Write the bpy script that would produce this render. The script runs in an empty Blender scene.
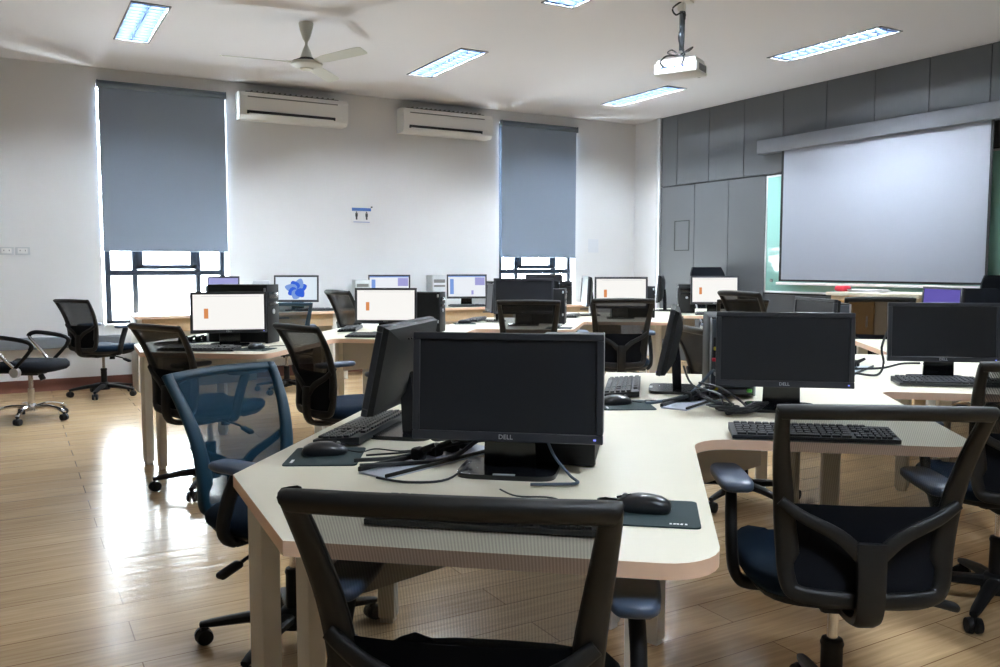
import bpy, bmesh, math, random
from mathutils import Vector, Matrix, noise as mnoise
random.seed(7)
sc = bpy.context.scene
COL = sc.collection
PI = math.pi

# ------------------------------------------------------------------ materials
def mat(name, col, rough=.5, metal=0., spec=.5, var=0., vscale=40., bump=0., bscale=200., coat=0., emit=None, estr=0.):
    m = bpy.data.materials.new(name); m.use_nodes = True
    nt = m.node_tree; b = nt.nodes['Principled BSDF']
    b.inputs['Base Color'].default_value = (*col, 1)
    b.inputs['Roughness'].default_value = rough
    b.inputs['Metallic'].default_value = metal
    b.inputs['Specular IOR Level'].default_value = spec
    b.inputs['Coat Weight'].default_value = coat
    if emit:
        b.inputs['Emission Color'].default_value = (*emit, 1)
        b.inputs['Emission Strength'].default_value = estr
    tc = nt.nodes.new('ShaderNodeTexCoord')
    if var > 0:
        n = nt.nodes.new('ShaderNodeTexNoise'); n.inputs['Scale'].default_value = vscale; n.inputs['Detail'].default_value = 3
        nt.links.new(tc.outputs['Object'], n.inputs['Vector'])
        mx = nt.nodes.new('ShaderNodeMix'); mx.data_type = 'RGBA'
        mx.inputs['A'].default_value = (*[c*(1-var) for c in col], 1)
        mx.inputs['B'].default_value = (*[min(1, c*(1+var)) for c in col], 1)
        nt.links.new(n.outputs['Fac'], mx.inputs['Factor'])
        nt.links.new(mx.outputs['Result'], b.inputs['Base Color'])
    if bump > 0:
        n2 = nt.nodes.new('ShaderNodeTexNoise'); n2.inputs['Scale'].default_value = bscale
        nt.links.new(tc.outputs['Object'], n2.inputs['Vector'])
        bp = nt.nodes.new('ShaderNodeBump'); bp.inputs['Strength'].default_value = bump; bp.inputs['Distance'].default_value = .002
        nt.links.new(n2.outputs['Fac'], bp.inputs['Height'])
        nt.links.new(bp.outputs['Normal'], b.inputs['Normal'])
    return m

def emis(name, col, s):
    m = bpy.data.materials.new(name); m.use_nodes = True
    nt = m.node_tree; nt.nodes.clear()
    o = nt.nodes.new('ShaderNodeOutputMaterial'); e = nt.nodes.new('ShaderNodeEmission')
    e.inputs['Color'].default_value = (*col, 1); e.inputs['Strength'].default_value = s
    nt.links.new(e.outputs[0], o.inputs[0]); return m

def mesh_fabric(name, col, see, scale=420.):
    # woven chair mesh: opaque threads with open holes between them
    m = bpy.data.materials.new(name); m.use_nodes = True
    nt = m.node_tree; b = nt.nodes['Principled BSDF']; out = nt.nodes['Material Output']
    b.inputs['Base Color'].default_value = (*col, 1); b.inputs['Roughness'].default_value = .7
    b.inputs['Specular IOR Level'].default_value = .2
    tr = nt.nodes.new('ShaderNodeBsdfTransparent')
    tc = nt.nodes.new('ShaderNodeTexCoord')
    w = nt.nodes.new('ShaderNodeTexWave'); w.wave_type = 'BANDS'; w.bands_direction = 'X'
    w.inputs['Scale'].default_value = scale/2/PI; w.inputs['Distortion'].default_value = 0
    nt.links.new(tc.outputs['Object'], w.inputs['Vector'])
    mr = nt.nodes.new('ShaderNodeMapRange')
    mr.inputs['To Min'].default_value = 1-see-.05; mr.inputs['To Max'].default_value = 1-see+.05
    nt.links.new(w.outputs['Fac'], mr.inputs['Value'])
    mx = nt.nodes.new('ShaderNodeMixShader')
    nt.links.new(mr.outputs[0], mx.inputs[0]); nt.links.new(tr.outputs[0], mx.inputs[1]); nt.links.new(b.outputs[0], mx.inputs[2])
    nt.links.new(mx.outputs[0], out.inputs[0]); return m

def glass_mat(name, col, gloss=.08):
    m = bpy.data.materials.new(name); m.use_nodes = True
    nt = m.node_tree; nt.nodes.clear()
    o = nt.nodes.new('ShaderNodeOutputMaterial'); t = nt.nodes.new('ShaderNodeBsdfTransparent'); g = nt.nodes.new('ShaderNodeBsdfGlossy')
    t.inputs[0].default_value = (*col, 1); g.inputs['Roughness'].default_value = .02
    mx = nt.nodes.new('ShaderNodeMixShader'); mx.inputs[0].default_value = gloss
    nt.links.new(t.outputs[0], mx.inputs[1]); nt.links.new(g.outputs[0], mx.inputs[2]); nt.links.new(mx.outputs[0], o.inputs[0])
    return m

def floor_mat():
    m = bpy.data.materials.new('oak_laminate'); m.use_nodes = True
    nt = m.node_tree; L = nt.links; b = nt.nodes['Principled BSDF']
    tc = nt.nodes.new('ShaderNodeTexCoord')
    mp = nt.nodes.new('ShaderNodeMapping'); mp.inputs['Location'].default_value = (-.31, .05, 0)
    L.new(tc.outputs['Object'], mp.inputs['Vector'])
    br = nt.nodes.new('ShaderNodeTexBrick'); br.offset = .5; br.offset_frequency = 2; br.squash = 1
    br.inputs['Scale'].default_value = 1; br.inputs['Brick Width'].default_value = 1.21; br.inputs['Row Height'].default_value = .176
    br.inputs['Mortar Size'].default_value = .0022; br.inputs['Mortar Smooth'].default_value = .3; br.inputs['Bias'].default_value = 0
    br.inputs['Color1'].default_value = (.46, .318, .18, 1); br.inputs['Color2'].default_value = (.575, .415, .25, 1)
    br.inputs['Mortar'].default_value = (.20, .11, .05, 1)
    L.new(mp.outputs[0], br.inputs['Vector'])
    mp2 = nt.nodes.new('ShaderNodeMapping'); mp2.inputs['Scale'].default_value = (1.3, 22, 1)
    L.new(tc.outputs['Object'], mp2.inputs['Vector'])
    n = nt.nodes.new('ShaderNodeTexNoise'); n.inputs['Scale'].default_value = 2.2; n.inputs['Detail'].default_value = 6; n.inputs['Distortion'].default_value = .6
    L.new(mp2.outputs[0], n.inputs['Vector'])
    cr = nt.nodes.new('ShaderNodeValToRGB'); cr.color_ramp.elements[0].position = .3; cr.color_ramp.elements[0].color = (.72, .68, .62, 1)
    cr.color_ramp.elements[1].position = .7; cr.color_ramp.elements[1].color = (1.12, 1.1, 1.06, 1)
    L.new(n.outputs['Fac'], cr.inputs[0])
    mx = nt.nodes.new('ShaderNodeMix'); mx.data_type = 'RGBA'; mx.blend_type = 'MULTIPLY'; mx.inputs['Factor'].default_value = .8
    L.new(br.outputs['Color'], mx.inputs['A']); L.new(cr.outputs[0], mx.inputs['B']); L.new(mx.outputs['Result'], b.inputs['Base Color'])
    b.inputs['Roughness'].default_value = .2; b.inputs['Specular IOR Level'].default_value = .5
    # slight waviness of the boards breaks up the window's reflection
    n3 = nt.nodes.new('ShaderNodeTexNoise'); n3.inputs['Scale'].default_value = 3
    mp3 = nt.nodes.new('ShaderNodeMapping'); mp3.inputs['Scale'].default_value = (.6, 4.5, 1)
    L.new(tc.outputs['Object'], mp3.inputs['Vector']); L.new(mp3.outputs[0], n3.inputs['Vector'])
    bp = nt.nodes.new('ShaderNodeBump'); bp.inputs['Strength'].default_value = .35; bp.inputs['Distance'].default_value = .006
    L.new(n3.outputs['Fac'], bp.inputs['Height']); L.new(bp.outputs[0], b.inputs['Normal'])
    return m

MT = {}
MT['wall'] = mat('wall_paint', (.80, .80, .81), .85, spec=.2, var=.015, vscale=3)
MT['wall_dark'] = mat('unseen_wall_low_bounce', (.13, .13, .135), .8)  # unseen walls, made dark to cut bounce light and deepen the foreground
MT['ceiling'] = mat('ceiling_paint', (.88, .86, .88), .9, spec=.1, var=.01, vscale=2)
MT['floor'] = floor_mat()
MT['baseboard'] = mat('baseboard_wood', (.13, .045, .03), .45, var=.15, vscale=12)
MT['grey_panel'] = mat('grey_wall_panel', (.055, .058, .063), .55, var=.04, vscale=2)
MT['aluminium'] = mat('aluminium_trim', (.72, .73, .75), .35, metal=.6)
MT['frame_navy'] = mat('window_frame_dark', (.012, .02, .035), .4)
MT['blind'] = mat('blind_fabric', (.25, .30, .38), .85, spec=.1, var=.03, vscale=300)
MT['blind_case'] = mat('blind_cassette', (.10, .13, .17), .5)
MT['white_plastic'] = mat('white_plastic', (.86, .85, .83), .4, var=.01)
MT['fan_cream'] = mat('fan_enamel', (.60, .60, .54), .4)
MT['dark_slot'] = mat('dark_slot', (.01, .01, .012), .7)
MT['grey_slot'] = mat('grey_slot', (.18, .18, .18), .6)
MT['black'] = mat('black_plastic', (.007, .007, .008), .55, spec=.25, var=.1, vscale=60)
MT['black_soft'] = mat('black_soft_plastic', (.009, .009, .009), .5, spec=.3, bump=.15, bscale=900)
MT['black_gloss'] = mat('black_gloss_plastic', (.008, .009, .012), .18)
MT['bezel'] = mat('bezel_plastic', (.03, .032, .040), .35)
MT['screen_off'] = mat('dark_screen', (.017, .018, .022), .33, spec=.4)
MT['desk_top'] = mat('desk_laminate', (.78, .73, .60), .38, var=.03, vscale=9)
MT['desk_edge'] = mat('desk_edge_band', (.86, .60, .44), .5, var=.05, vscale=20)
MT['desk_leg'] = mat('desk_leg_paint', (.76, .73, .67), .45)
MT['apron'] = mat('grey_apron', (.42, .41, .40), .5)
MT['wood_front'] = mat('wood_front', (.60, .44, .27), .5, var=.12, vscale=14)
MT['honey'] = mat('honey_wood', (.55, .27, .07), .45, var=.15, vscale=10)
MT['fabric_navy'] = mat('navy_seat_fabric', (.002, .010, .024), .9, spec=.15, bump=.4, bscale=700)
MT['fabric_black'] = mat('black_seat_fabric', (.004, .005, .008), .9, spec=.15, bump=.4, bscale=700)
MT['mesh_black'] = mesh_fabric('black_mesh', (.008, .009, .009), .32)
MT['mesh_far'] = mesh_fabric('close_black_mesh', (.008, .009, .010), .09)
MT['mesh_dense'] = mesh_fabric('dense_black_mesh', (.010, .011, .013), .06)
MT['mesh_teal'] = mesh_fabric('glare_blue_mesh', (.003, .042, .085), .2)  # window glare on a black mesh back, put into the colour as blue
MT['teal'] = mat('glare_blue_frame', (.004, .04, .075), .5)  # same glare tint coloured into the black frame
MT['arm_pad'] = mat('arm_pad', (.05, .075, .125), .40)  # bluish ceiling reflection is put into the pad's base colour
MT['chrome'] = mat('chrome', (.75, .75, .77), .15, metal=1)
MT['steel'] = mat('galvanised_steel', (.10, .115, .135), .4, metal=.7, var=.1, vscale=60)
MT['key'] = mat('key_plastic', (.018, .020, .024), .4)
MT['kb_body'] = mat('keyboard_body', (.013, .015, .018), .45)
MT['mouse'] = mat('mouse_plastic', (.012, .014, .018), .28)
MT['pad'] = mat('mouse_pad_cloth', (.010, .028, .032), .8, bump=.3, bscale=900)
MT['mark'] = mat('pale_print', (.75, .77, .78), .5)
MT['silver'] = mat('silver_badge', (.6, .62, .65), .3, metal=.5)
MT['led_blue'] = emis('power_led', (.25, .3, 1), 1.2)
MT['led_green'] = emis('green_led', (.2, 1, .1), 1.5)
MT['plate'] = mat('anodised_plate', (.52, .56, .66), .35, metal=.3, var=.03)
MT['cable'] = mat('black_cable', (.01, .012, .015), .45)
MT['cable_blue'] = mat('grey_blue_cable', (.07, .10, .14), .5)
MT['yellow'] = mat('yellow_plug', (.8, .65, .05), .5)
MT['green'] = mat('green_plug', (.15, .7, .12), .5)
MT['red'] = mat('red_plug', (.7, .03, .06), .5)
MT['blue_plug'] = mat('blue_plug', (.05, .12, .5), .5)
MT['white_tower'] = mat('white_tower', (.62, .64, .67), .45)
MT['screen_fabric'] = mat('projection_fabric', (.30, .315, .365), .9, spec=.1)  # white cloth; its dimness under grazing light is put in as grey
MT['screen_case'] = mat('screen_case_paint', (.12, .125, .14), .5)
MT['green_glass'] = mat('pale_green_glass', (.30, .56, .50), .12, coat=.5)
MT['paper'] = mat('paper', (.82, .82, .82), .8)
MT['paper_blue'] = mat('faint_notice_paper', (.74, .76, .80), .8)
MT['sign_blue'] = mat('sign_blue', (.06, .16, .48), .5)
MT['sign_dark'] = mat('sign_figure', (.04, .045, .05), .6)
MT['trunking'] = mat('grey_trunking', (.20, .22, .25), .5)
MT['page'] = emis('lit_page', (1, .985, .95), .95)
MT['page_cool'] = emis('lit_page_cool', (.90, .94, 1), .92)
MT['page_line'] = emis('lit_grey_line', (.80, .80, .80), .8)
MT['page_orange'] = emis('lit_orange', (.85, .33, .12), .8)
MT['swirl_bg'] = emis('lit_pale_blue', (.78, .88, .97), .95)
MT['swirl_a'] = emis('lit_blue', (.05, .16, .85), .8)
MT['swirl_b'] = emis('lit_mid_blue', (.25, .42, .9), .8)
MT['lilac'] = emis('lit_lilac', (.45, .45, .85), .8)
MT['purple'] = emis('lit_purple', (.16, .13, .52), .8)
MT['tube'] = emis('lit_tube', (.82, .92, 1), 640.)
MT['reflector'] = mat('lamp_reflector', (.55, .60, .70), .12, metal=1)
MT['louvre'] = mat('lamp_louvre', (.010, .016, .030), .6, spec=.05)
MT['glass'] = glass_mat('window_glass', (.97, .99, .98), .06)
MT['facade'] = mat('pale_facade', (.75, .76, .75), .8)
MT['facade_win'] = mat('facade_window', (.55, .58, .60), .5)
MT['ground'] = mat('outside_ground', (.6, .6, .57), .9)
MT['laptop_grey'] = mat('grey_shell', (.17, .18, .21), .4)

# ------------------------------------------------------------------ mesh builder
class MB:
    def __init__(s): s.bm = bmesh.new(); s.mi = 0
    def m(s, i): s.mi = i; return s
    def _take(s, tb, M=None):
        tb.verts.index_update(); vs = [s.bm.verts.new((M @ v.co) if M else v.co) for v in tb.verts]
        for f in tb.faces:
            try:
                nf = s.bm.faces.new([vs[v.index] for v in f.verts]); nf.material_index = s.mi
            except ValueError: pass
        tb.free(); return s
    def box(s, c, d, bev=0., seg=2, M=None, rz=0., rx=0., ry=0.):
        tb = bmesh.new(); bmesh.ops.create_cube(tb, size=1)
        for v in tb.verts: v.co = Vector((v.co.x*d[0], v.co.y*d[1], v.co.z*d[2]))
        if bev > 0: bmesh.ops.bevel(tb, geom=list(tb.edges), offset=min(bev, min(d)*.48), segments=seg, profile=.5, affect='EDGES')
        T = Matrix.Translation(c) @ Matrix.Rotation(rz, 4, 'Z') @ Matrix.Rotation(ry, 4, 'Y') @ Matrix.Rotation(rx, 4, 'X')
        return s._take(tb, (M @ T) if M else T)
    def face(s, pts):
        f = s.bm.faces.new([s.bm.verts.new(p) for p in pts]); f.material_index = s.mi; return s
    def rings(s, rings, close_u=True, cap=True, close_v=False):
        R = [[s.bm.verts.new(p) for p in r] for r in rings]; n = len(R[0])
        k = len(R) if close_v else len(R)-1
        for i in range(k):
            a, b = R[i], R[(i+1) % len(R)]
            for j in range(n if close_u else n-1):
                f = s.bm.faces.new([a[j], a[(j+1) % n], b[(j+1) % n], b[j]]); f.material_index = s.mi
        if cap and not close_v and close_u:
            for r in (R[0][::-1], R[-1]):
                f = s.bm.faces.new(r); f.material_index = s.mi
        return s
    def sweep(s, pts, w, h, n=8, up=(0, 0, 1), closed=False, flat=0.):
        # elliptical section: w across, h along the up hint; w,h numbers or lists
        P = [Vector(p) for p in pts]; N = len(P); rs = []; up = Vector(up); pu = None
        for i in range(N):
            a = P[(i-1) % N] if (closed or i > 0) else P[i]; b = P[(i+1) % N] if (closed or i < N-1) else P[i]
            t = (b-a).normalized(); sd = t.cross(up)
            if sd.length < 1e-3: sd = t.cross(Vector((0, 1, 0.01))) if pu is None else pu
            sd.normalize(); pu = sd; u2 = sd.cross(t).normalized()
            ww = w[i] if isinstance(w, (list, tuple)) else w; hh = h[i] if isinstance(h, (list, tuple)) else h
            r = []
            for k in range(n):
                th = 2*PI*(k+.5)/n; c, q = math.cos(th), math.sin(th)
                e = 1-flat*.6
                c = math.copysign(abs(c)**e, c); q = math.copysign(abs(q)**e, q)
                r.append(P[i]+sd*(c*ww/2)+u2*(q*hh/2))
            rs.append(r)
        return s.rings(rs, True, True, closed)
    def tube(s, pts, r, n=6): return s.sweep(pts, 2*r, 2*r, n, up=(.13, .21, .97))
    def cyl(s, a, b, r0, r1=None, n=20):
        a, b = Vector(a), Vector(b); r1 = r0 if r1 is None else r1; t = (b-a).normalized()
        x = t.orthogonal().normalized(); y = t.cross(x)
        return s.rings([[c+x*(r*math.cos(2*PI*k/n))+y*(r*math.sin(2*PI*k/n)) for k in range(n)] for c, r in ((a, r0), (b, r1))])
    def lathe(s, prof, c=(0, 0, 0), n=28):
        c = Vector(c)
        return s.rings([[c+Vector((r*math.cos(2*PI*k/n), r*math.sin(2*PI*k/n), z)) for k in range(n)] for r, z in prof])
    def prism(s, poly, z0, z1, side=None):
        a = [s.bm.verts.new((x, y, z0)) for x, y in poly]; b = [s.bm.verts.new((x, y, z1)) for x, y in poly]; n = len(a)
        for f in (s.bm.faces.new(a[::-1]), s.bm.faces.new(b)): f.material_index = s.mi
        for i in range(n):
            f = s.bm.faces.new([a[i], a[(i+1) % n], b[(i+1) % n], b[i]]); f.material_index = s.mi if side is None else side
        return s
    def sphere(s, c, r, n=12, sc=(1, 1, 1)):
        rs = []
        for i in range(1, n):
            ph = PI*i/n
            rs.append([Vector(c)+Vector((sc[0]*r*math.sin(ph)*math.cos(2*PI*k/n), sc[1]*r*math.sin(ph)*math.sin(2*PI*k/n), -sc[2]*r*math.cos(ph))) for k in range(n)])
        return s.rings(rs)
    def build(s, name, mats, parent=None, ang=40, loc=None, rz=None):
        if not isinstance(mats, (list, tuple)): mats = [mats]
        bmesh.ops.recalc_face_normals(s.bm, faces=list(s.bm.faces))
        for f in s.bm.faces: f.smooth = True
        me = bpy.data.meshes.new(name); s.bm.to_mesh(me); s.bm.free()
        me.set_sharp_from_angle(angle=math.radians(ang))
        for m in mats: me.materials.append(MT[m] if isinstance(m, str) else m)
        o = bpy.data.objects.new(name, me); COL.objects.link(o)
        if parent: o.parent = parent
        if loc: o.location = loc
        if rz is not None: o.rotation_euler[2] = rz
        return o

def tag(o, label, cat, group=None):
    o['label'] = label; o['category'] = cat
    if group: o['group'] = group
    return o
def thing(name, label, cat, loc=(0, 0, 0), heading=0., group=None):
    o = bpy.data.objects.new(name, None); COL.objects.link(o); o.empty_display_size = .1
    o.location = loc; o.rotation_euler = (0, 0, -math.radians(heading))
    return tag(o, label, cat, group)
def structure(o): o['kind'] = 'structure'; return o
def dup(root, loc, heading, label, group=None):
    def cp(o, par):
        c = o.copy(); COL.objects.link(c); c.parent = par
        for ch in list(o.children): cp(ch, c)
        return c
    r = cp(root, None); r.location = loc; r.rotation_euler = (0, 0, -math.radians(heading)); r['label'] = label
    if group: r['group'] = group
    elif 'group' in r: del r['group']
    return r
used = set()
def place(proto, loc, heading, label, group=None):
    # the first placement moves the prototype itself, later ones copy it
    if proto.name not in used:
        used.add(proto.name); proto.location = loc; proto.rotation_euler = (0, 0, -math.radians(heading)); proto['label'] = label
        if group: proto['group'] = group
        return proto
    return dup(proto, loc, heading, label, group)

def catmull(pts, per=6, closed=False):
    P = [Vector(p) for p in pts]; N = len(P); out = []
    for i in range(N if closed else N-1):
        p0 = P[(i-1) % N] if (closed or i > 0) else P[i]; p1 = P[i]; p2 = P[(i+1) % N]
        p3 = P[(i+2) % N] if (closed or i < N-2) else P[i+1 if not closed else (i+1) % N]
        for k in range(per):
            t = k/per
            out.append(.5*((2*p1)+(p2-p0)*t+(2*p0-5*p1+4*p2-p3)*t*t+(3*p1-p0-3*p2+p3)*t**3))
    if not closed: out.append(P[-1])
    return out

# ------------------------------------------------------------------ room
YW, XW, ZC = 9.44, 7.635, 3.20          # window wall, screen wall, ceiling
XL, YF = -3.2, -2.6                      # walls behind the viewer
H40 = math.radians(40)
def pq(p, q, z=0.): return (p*math.cos(H40)+q*math.sin(H40), -p*math.sin(H40)+q*math.cos(H40), z)

def holed(mb, xs, ys, holes, f):
    xs = sorted(set(xs+[h[0] for h in holes]+[h[1] for h in holes])); ys = sorted(set(ys+[h[2] for h in holes]+[h[3] for h in holes]))
    for i in range(len(xs)-1):
        for j in range(len(ys)-1):
            cx, cy = (xs[i]+xs[i+1])/2, (ys[j]+ys[j+1])/2
            if any(h[0] < cx < h[1] and h[2] < cy < h[3] for h in holes): continue
            mb.face([f(xs[i], ys[j]), f(xs[i+1], ys[j]), f(xs[i+1], ys[j+1]), f(xs[i], ys[j+1])])

mb = MB(); mb.face([(XL, YF, 0), (XW+.3, YF, 0), (XW+.3, YW+.2, 0), (XL, YW+.2, 0)])
structure(mb.build('floor', 'floor'))

LIGHTS = [(1.0, 7.58), (3.75, 7.56), (3.66, 4.87), (6.44, 7.86), (6.42, 5.22)]
HIDDEN_LIGHTS = [(3.66, 2.2), (1.0, -.5)]
LW, LL = .27, 1.20
holes = [(x-LW/2, x+LW/2, y-LL/2, y+LL/2) for x, y in LIGHTS+HIDDEN_LIGHTS]
mb = MB(); holed(mb, [XL, XW+.3], [YF, YW+.2], holes, lambda a, b: (a, b, ZC))
structure(mb.build('ceiling', 'ceiling'))

W1 = (.81, 2.062, .62, 3.05); W2 = (5.435, 6.622, .62, 3.05)
mb = MB(); holed(mb, [XL, XW], [0, ZC], [W1, W2], lambda a, b: (a, YW, b))
for (x0, x1, z0, z1) in (W1, W2):      # reveals
    y1 = YW+.14
    mb.face([(x0, YW, z0), (x0, y1, z0), (x0, y1, z1), (x0, YW, z1)]); mb.face([(x1, YW, z0), (x1, y1, z0), (x1, y1, z1), (x1, YW, z1)])
    mb.face([(x0, YW, z0), (x1, YW, z0), (x1, y1, z0), (x0, y1, z0)]); mb.face([(x0, YW, z1), (x1, YW, z1), (x1, y1, z1), (x0, y1, z1)])
holed(mb, [XL-.2, XW+.3], [-.1, ZC+.3], [W1, W2], lambda a, b: (a, YW+.2, b))
structure(mb.build('wall_back', 'wall'))
mb = MB(); mb.face([(XL, YF, 0), (XL, YW, 0), (XL, YW, ZC), (XL, YF, ZC)]); structure(mb.build('wall_left', 'wall_dark'))
mb = MB(); mb.face([(XL, YF, 0), (XW, YF, 0), (XW, YF, ZC), (XL, YF, ZC)]); structure(mb.build('wall_front', 'wall_dark'))
mb = MB(); mb.face([(XW, YF, 0), (XW, YW, 0), (XW, YW, ZC), (XW, YF, ZC)]); structure(mb.build('wall_right', 'wall'))
mb = MB(); mb.box((XL/2+XW/2, YW-.008, .06), (XW-XL, .016, .12), .004); structure(mb.build('baseboard_back', 'baseboard'))
# grey cladding on the screen wall, in panels with dark joints
mb = MB()
mb.m(1).box((XW-.012, (8.84+YF)/2, ZC/2), (.02, 8.84-YF, ZC-.004))
mb.m(0)
YT = [8.84]+[7.95-.583*k for k in range(-0, 18)]
YT = [8.84, 8.53]+[7.95-.583*k for k in range(0, 18)]
for a, b in zip(YT[:-1], YT[1:]): mb.box((XW-.03, (a+b)/2, (2.285+ZC)/2), (.03, a-b-.006, ZC-2.285-.006), .003, 1)
YB = [8.84, 8.19, 7.60, 7.01]
for a, b in zip(YB[:-1], YB[1:]): mb.box((XW-.03, (a+b)/2, 1.14), (.03, a-b-.006, 2.272), .003, 1)
mb.box((XW-.03, 5.0, .46), (.03, 4.0, .90), .003, 1)
mb.box((XW-.03, 1.4, 1.14), (.03, 3.2, 2.272), .003, 1)
structure(mb.build('trim_2', ['grey_panel', 'dark_slot']))
mb = MB(); mb.box((XW-.035, 8.875, ZC/2), (.07, .07, ZC), .004); structure(mb.build('trim_1', 'aluminium'))
mb = MB()
for a in (8.55, 8.28): mb.box((XW-.047, a, 1.63), (.006, .012, .38))
for z in (1.44, 1.82): mb.box((XW-.047, 8.415, z), (.006, .28, .012))
structure(mb.build('trim_3', 'dark_slot'))

# windows: dark frames with an awning sash, glass behind
def window(n, W):
    x0, x1, z0, z1 = W; y = YW+.10; w = x1-x0
    mb = MB(); t = .055; a, b = x0+w*.25, x0+w*.75; mb.m(0)
    for x, ww in ((x0+t/2+.03, t), (x1-t/2-.03, t)): mb.box((x, y, (z0+z1)/2), (ww, .07, z1-z0), .006)
    for x in (a, b): mb.box((x, y, (z0+z1)/2), (.055, .07, z1-z0), .006)
    mb.box(((x0+x1)/2, y, z0+.03), (w-.06, .07, .06), .006); mb.box(((x0+x1)/2, y, z1-.03), (w-.06, .07, .06), .006)
    mb.box(((x0+x1)/2, y, 1.165), (w-.06, .075, .06), .006)
    # awning sash above the transom
    mb.box((a+.045, y-.02, 2.1), (.07, .06, 1.78), .006); mb.box((b-.045, y-.02, 2.1), (.07, .06, 1.78), .006)
    mb.box(((a+b)/2, y-.02, 1.225), (b-a, .06, .05), .006)
    o = structure(mb.build('window_%d' % n, 'frame_navy'))
    g = MB(); g.box(((x0+x1)/2, y+.01, (z0+z1)/2), (w-.04, .006, z1-z0-.02)); g.build('glass_pane', 'glass', o)
    s = MB(); s.box(((x0+x1)/2, YW+.055, z0+.012), (w-.01, .17, .024), .004); s.build('window_sill', 'white_plastic', o)
window(1, W1); window(2, W2)

# building and ground outside
b = thing('neighbouring_building', 'pale overexposed building facade outside beyond the left window', 'building', (2, 34, -3))
mb = MB(); mb.box((0, 4, 3.4), (26, 8, 6.8)); mb.build('facade', 'facade', b)
for i in range(-5, 6):
    for k in range(2):
        mb = MB(); mb.box((i*2.1, -.02, 2.6+k*2.4), (1.0, .12, 1.4)); mb.build('facade_window', 'facade_win', b)

# roller blinds
def blind(x0, x1, zt, zb, label):
    t = thing('roller_blind', label, 'blind', ((x0+x1)/2, YW-.03, zb)); w = x1-x0; h = zt-zb
    rows = [[(x, .006*math.sin(i*.9)*.25-.001*j, z) for i, x in enumerate([-w/2+.008+(w-.016)*k/12 for k in range(13)])] for j, z in enumerate([.01+(h-.05)*k/10 for k in range(11)])]
    mb = MB()
    mb.rings([[(x, y, z) for x, y, z in r]+[(x, y+.004, z) for x, y, z in r[::-1]] for r in rows]); mb.build('fabric', 'blind', t)
    mb = MB(); mb.box((0, -.002, .008), (w-.01, .016, .02), .006); mb.build('bottom_bar', 'blind', t)
    mb = MB(); mb.cyl((-w/2+.01, -.012, h-.035), (w/2-.01, -.012, h-.035), .03); mb.box((0, .012, h-.01), (w, .03, .035), .004); mb.build('roller', 'blind_case', t)
    for s in (-1, 1):
        mb = MB(); mb.box((s*(w/2-.002), -.008, h-.033), (.012, .07, .075), .01); mb.build('end_bracket', 'blind_case', t)
    return t
blind(.815, 2.055, 3.07, 1.385, 'slate blue roller blind over the left window')
blind(5.445, 6.61, 3.07, 1.345, 'slate blue roller blind over the right window, nearer the grey wall')

# air conditioners
def aircon(xc, label):
    t = thing('air_conditioner', label, 'air conditioner', (xc, YW, 2.80), 0, None)
    w, d, h = 1.19, .21, .285
    prof = [(0, 0), (-d*.72, .0), (-d*.93, .035), (-d, .09), (-d, h-.05), (-d*.86, h-.008), (-d*.6, h), (0, h)]
    mb = MB(); mb.rings([[(x, y, z) for y, z in prof] for x in (-w/2, w/2)])
    mb.build('casing', 'white_plastic', t, 25)
    mb = MB(); mb.box((-.02, -d-.001, h-.06), (w-.2, .006, .012)); mb.build('intake_slot', 'grey_slot', t)
    mb = MB(); mb.box((-.04, -d*.965, .066), (w-.22, .03, .036), .004, rx=.2); mb.build('outlet', 'dark_slot', t)
    mb = MB(); mb.box((-.04, -d*.965-.012, .045), (w-.26, .012, .014), .003, rx=-.6); mb.build('louvre', 'white_plastic', t)
    mb = MB(); mb.box((w/2-.07, -d-.002, .085), (.05, .006, .03), .002); mb.cyl((w/2-.06, -d-.006, .085), (w/2-.06, -d, .085), .004); mb.build('display', 'white_plastic', t)
    mb = MB(); mb.box((0, -d*.35, h+.006), (w-.16, d*.5, .012), .002)
    for k in range(16): mb.box((-w/2+.14+k*.06, -d*.62, h+.012), (.012, .05, .01))
    mb.build('top_grille', 'grey_slot', t)
    return t
aircon(2.765, 'white split air conditioner directly beside the left window blind')
aircon(4.635, 'white split air conditioner directly beside the right window blind')

# ceiling lights
def troffer(x, y, label):
    t = thing('ceiling_light', label, 'ceiling light', (x, y, ZC), 0, None)
    mb = MB(); r = .014
    for s in (-1, 1):
        mb.box((s*(LW/2+.002), 0, -.003), (r, LL+.02, .010), .002); mb.box((0, s*(LL/2+.002), -.003), (LW+.018, r, .010), .002)
    mb.build('trim_frame', 'grey_slot', t)
    mb = MB(); a, b2, h = LW/2, LW/2-.05, .085
    ring = lambda w, l, z: [(-w, -l, z), (w, -l, z), (w, l, z), (-w, l, z)]
    mb.rings([ring(a, LL/2, 0), ring(a-.004, LL/2-.004, .03), ring(b2, LL/2-.03, h)], cap=False); mb.face(ring(b2, LL/2-.03, h)); mb.build('reflector', 'reflector', t)
    for s in (-1, 1):
        mb = MB(); mb.cyl((s*.06, -LL/2+.04, .045), (s*.06, LL/2-.04, .045), .0135, n=12); mb.build('tube', 'tube', t)
    mb = MB(); n = 13
    for k in range(n): mb.box((0, -LL/2+LL*(k+.5)/n, .012), (LW-.012, .012, .030))
    mb.box((0, 0, .012), (.005, LL-.01, .024)); mb.build('louvre_blades', 'louvre', t)
    return t
lab = ['recessed louvred ceiling light near the ceiling fan, above the left window blind', 'recessed louvred ceiling light just right of the fan, in front of the air conditioners',
       'recessed louvred ceiling light cut by the top edge, left of the projector pole', 'recessed louvred ceiling light beyond and below the projector, nearest the far corner',
       'recessed louvred ceiling light over the top of the projection screen']
for (x, y), l in zip(LIGHTS, lab): troffer(x, y, l)
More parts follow.
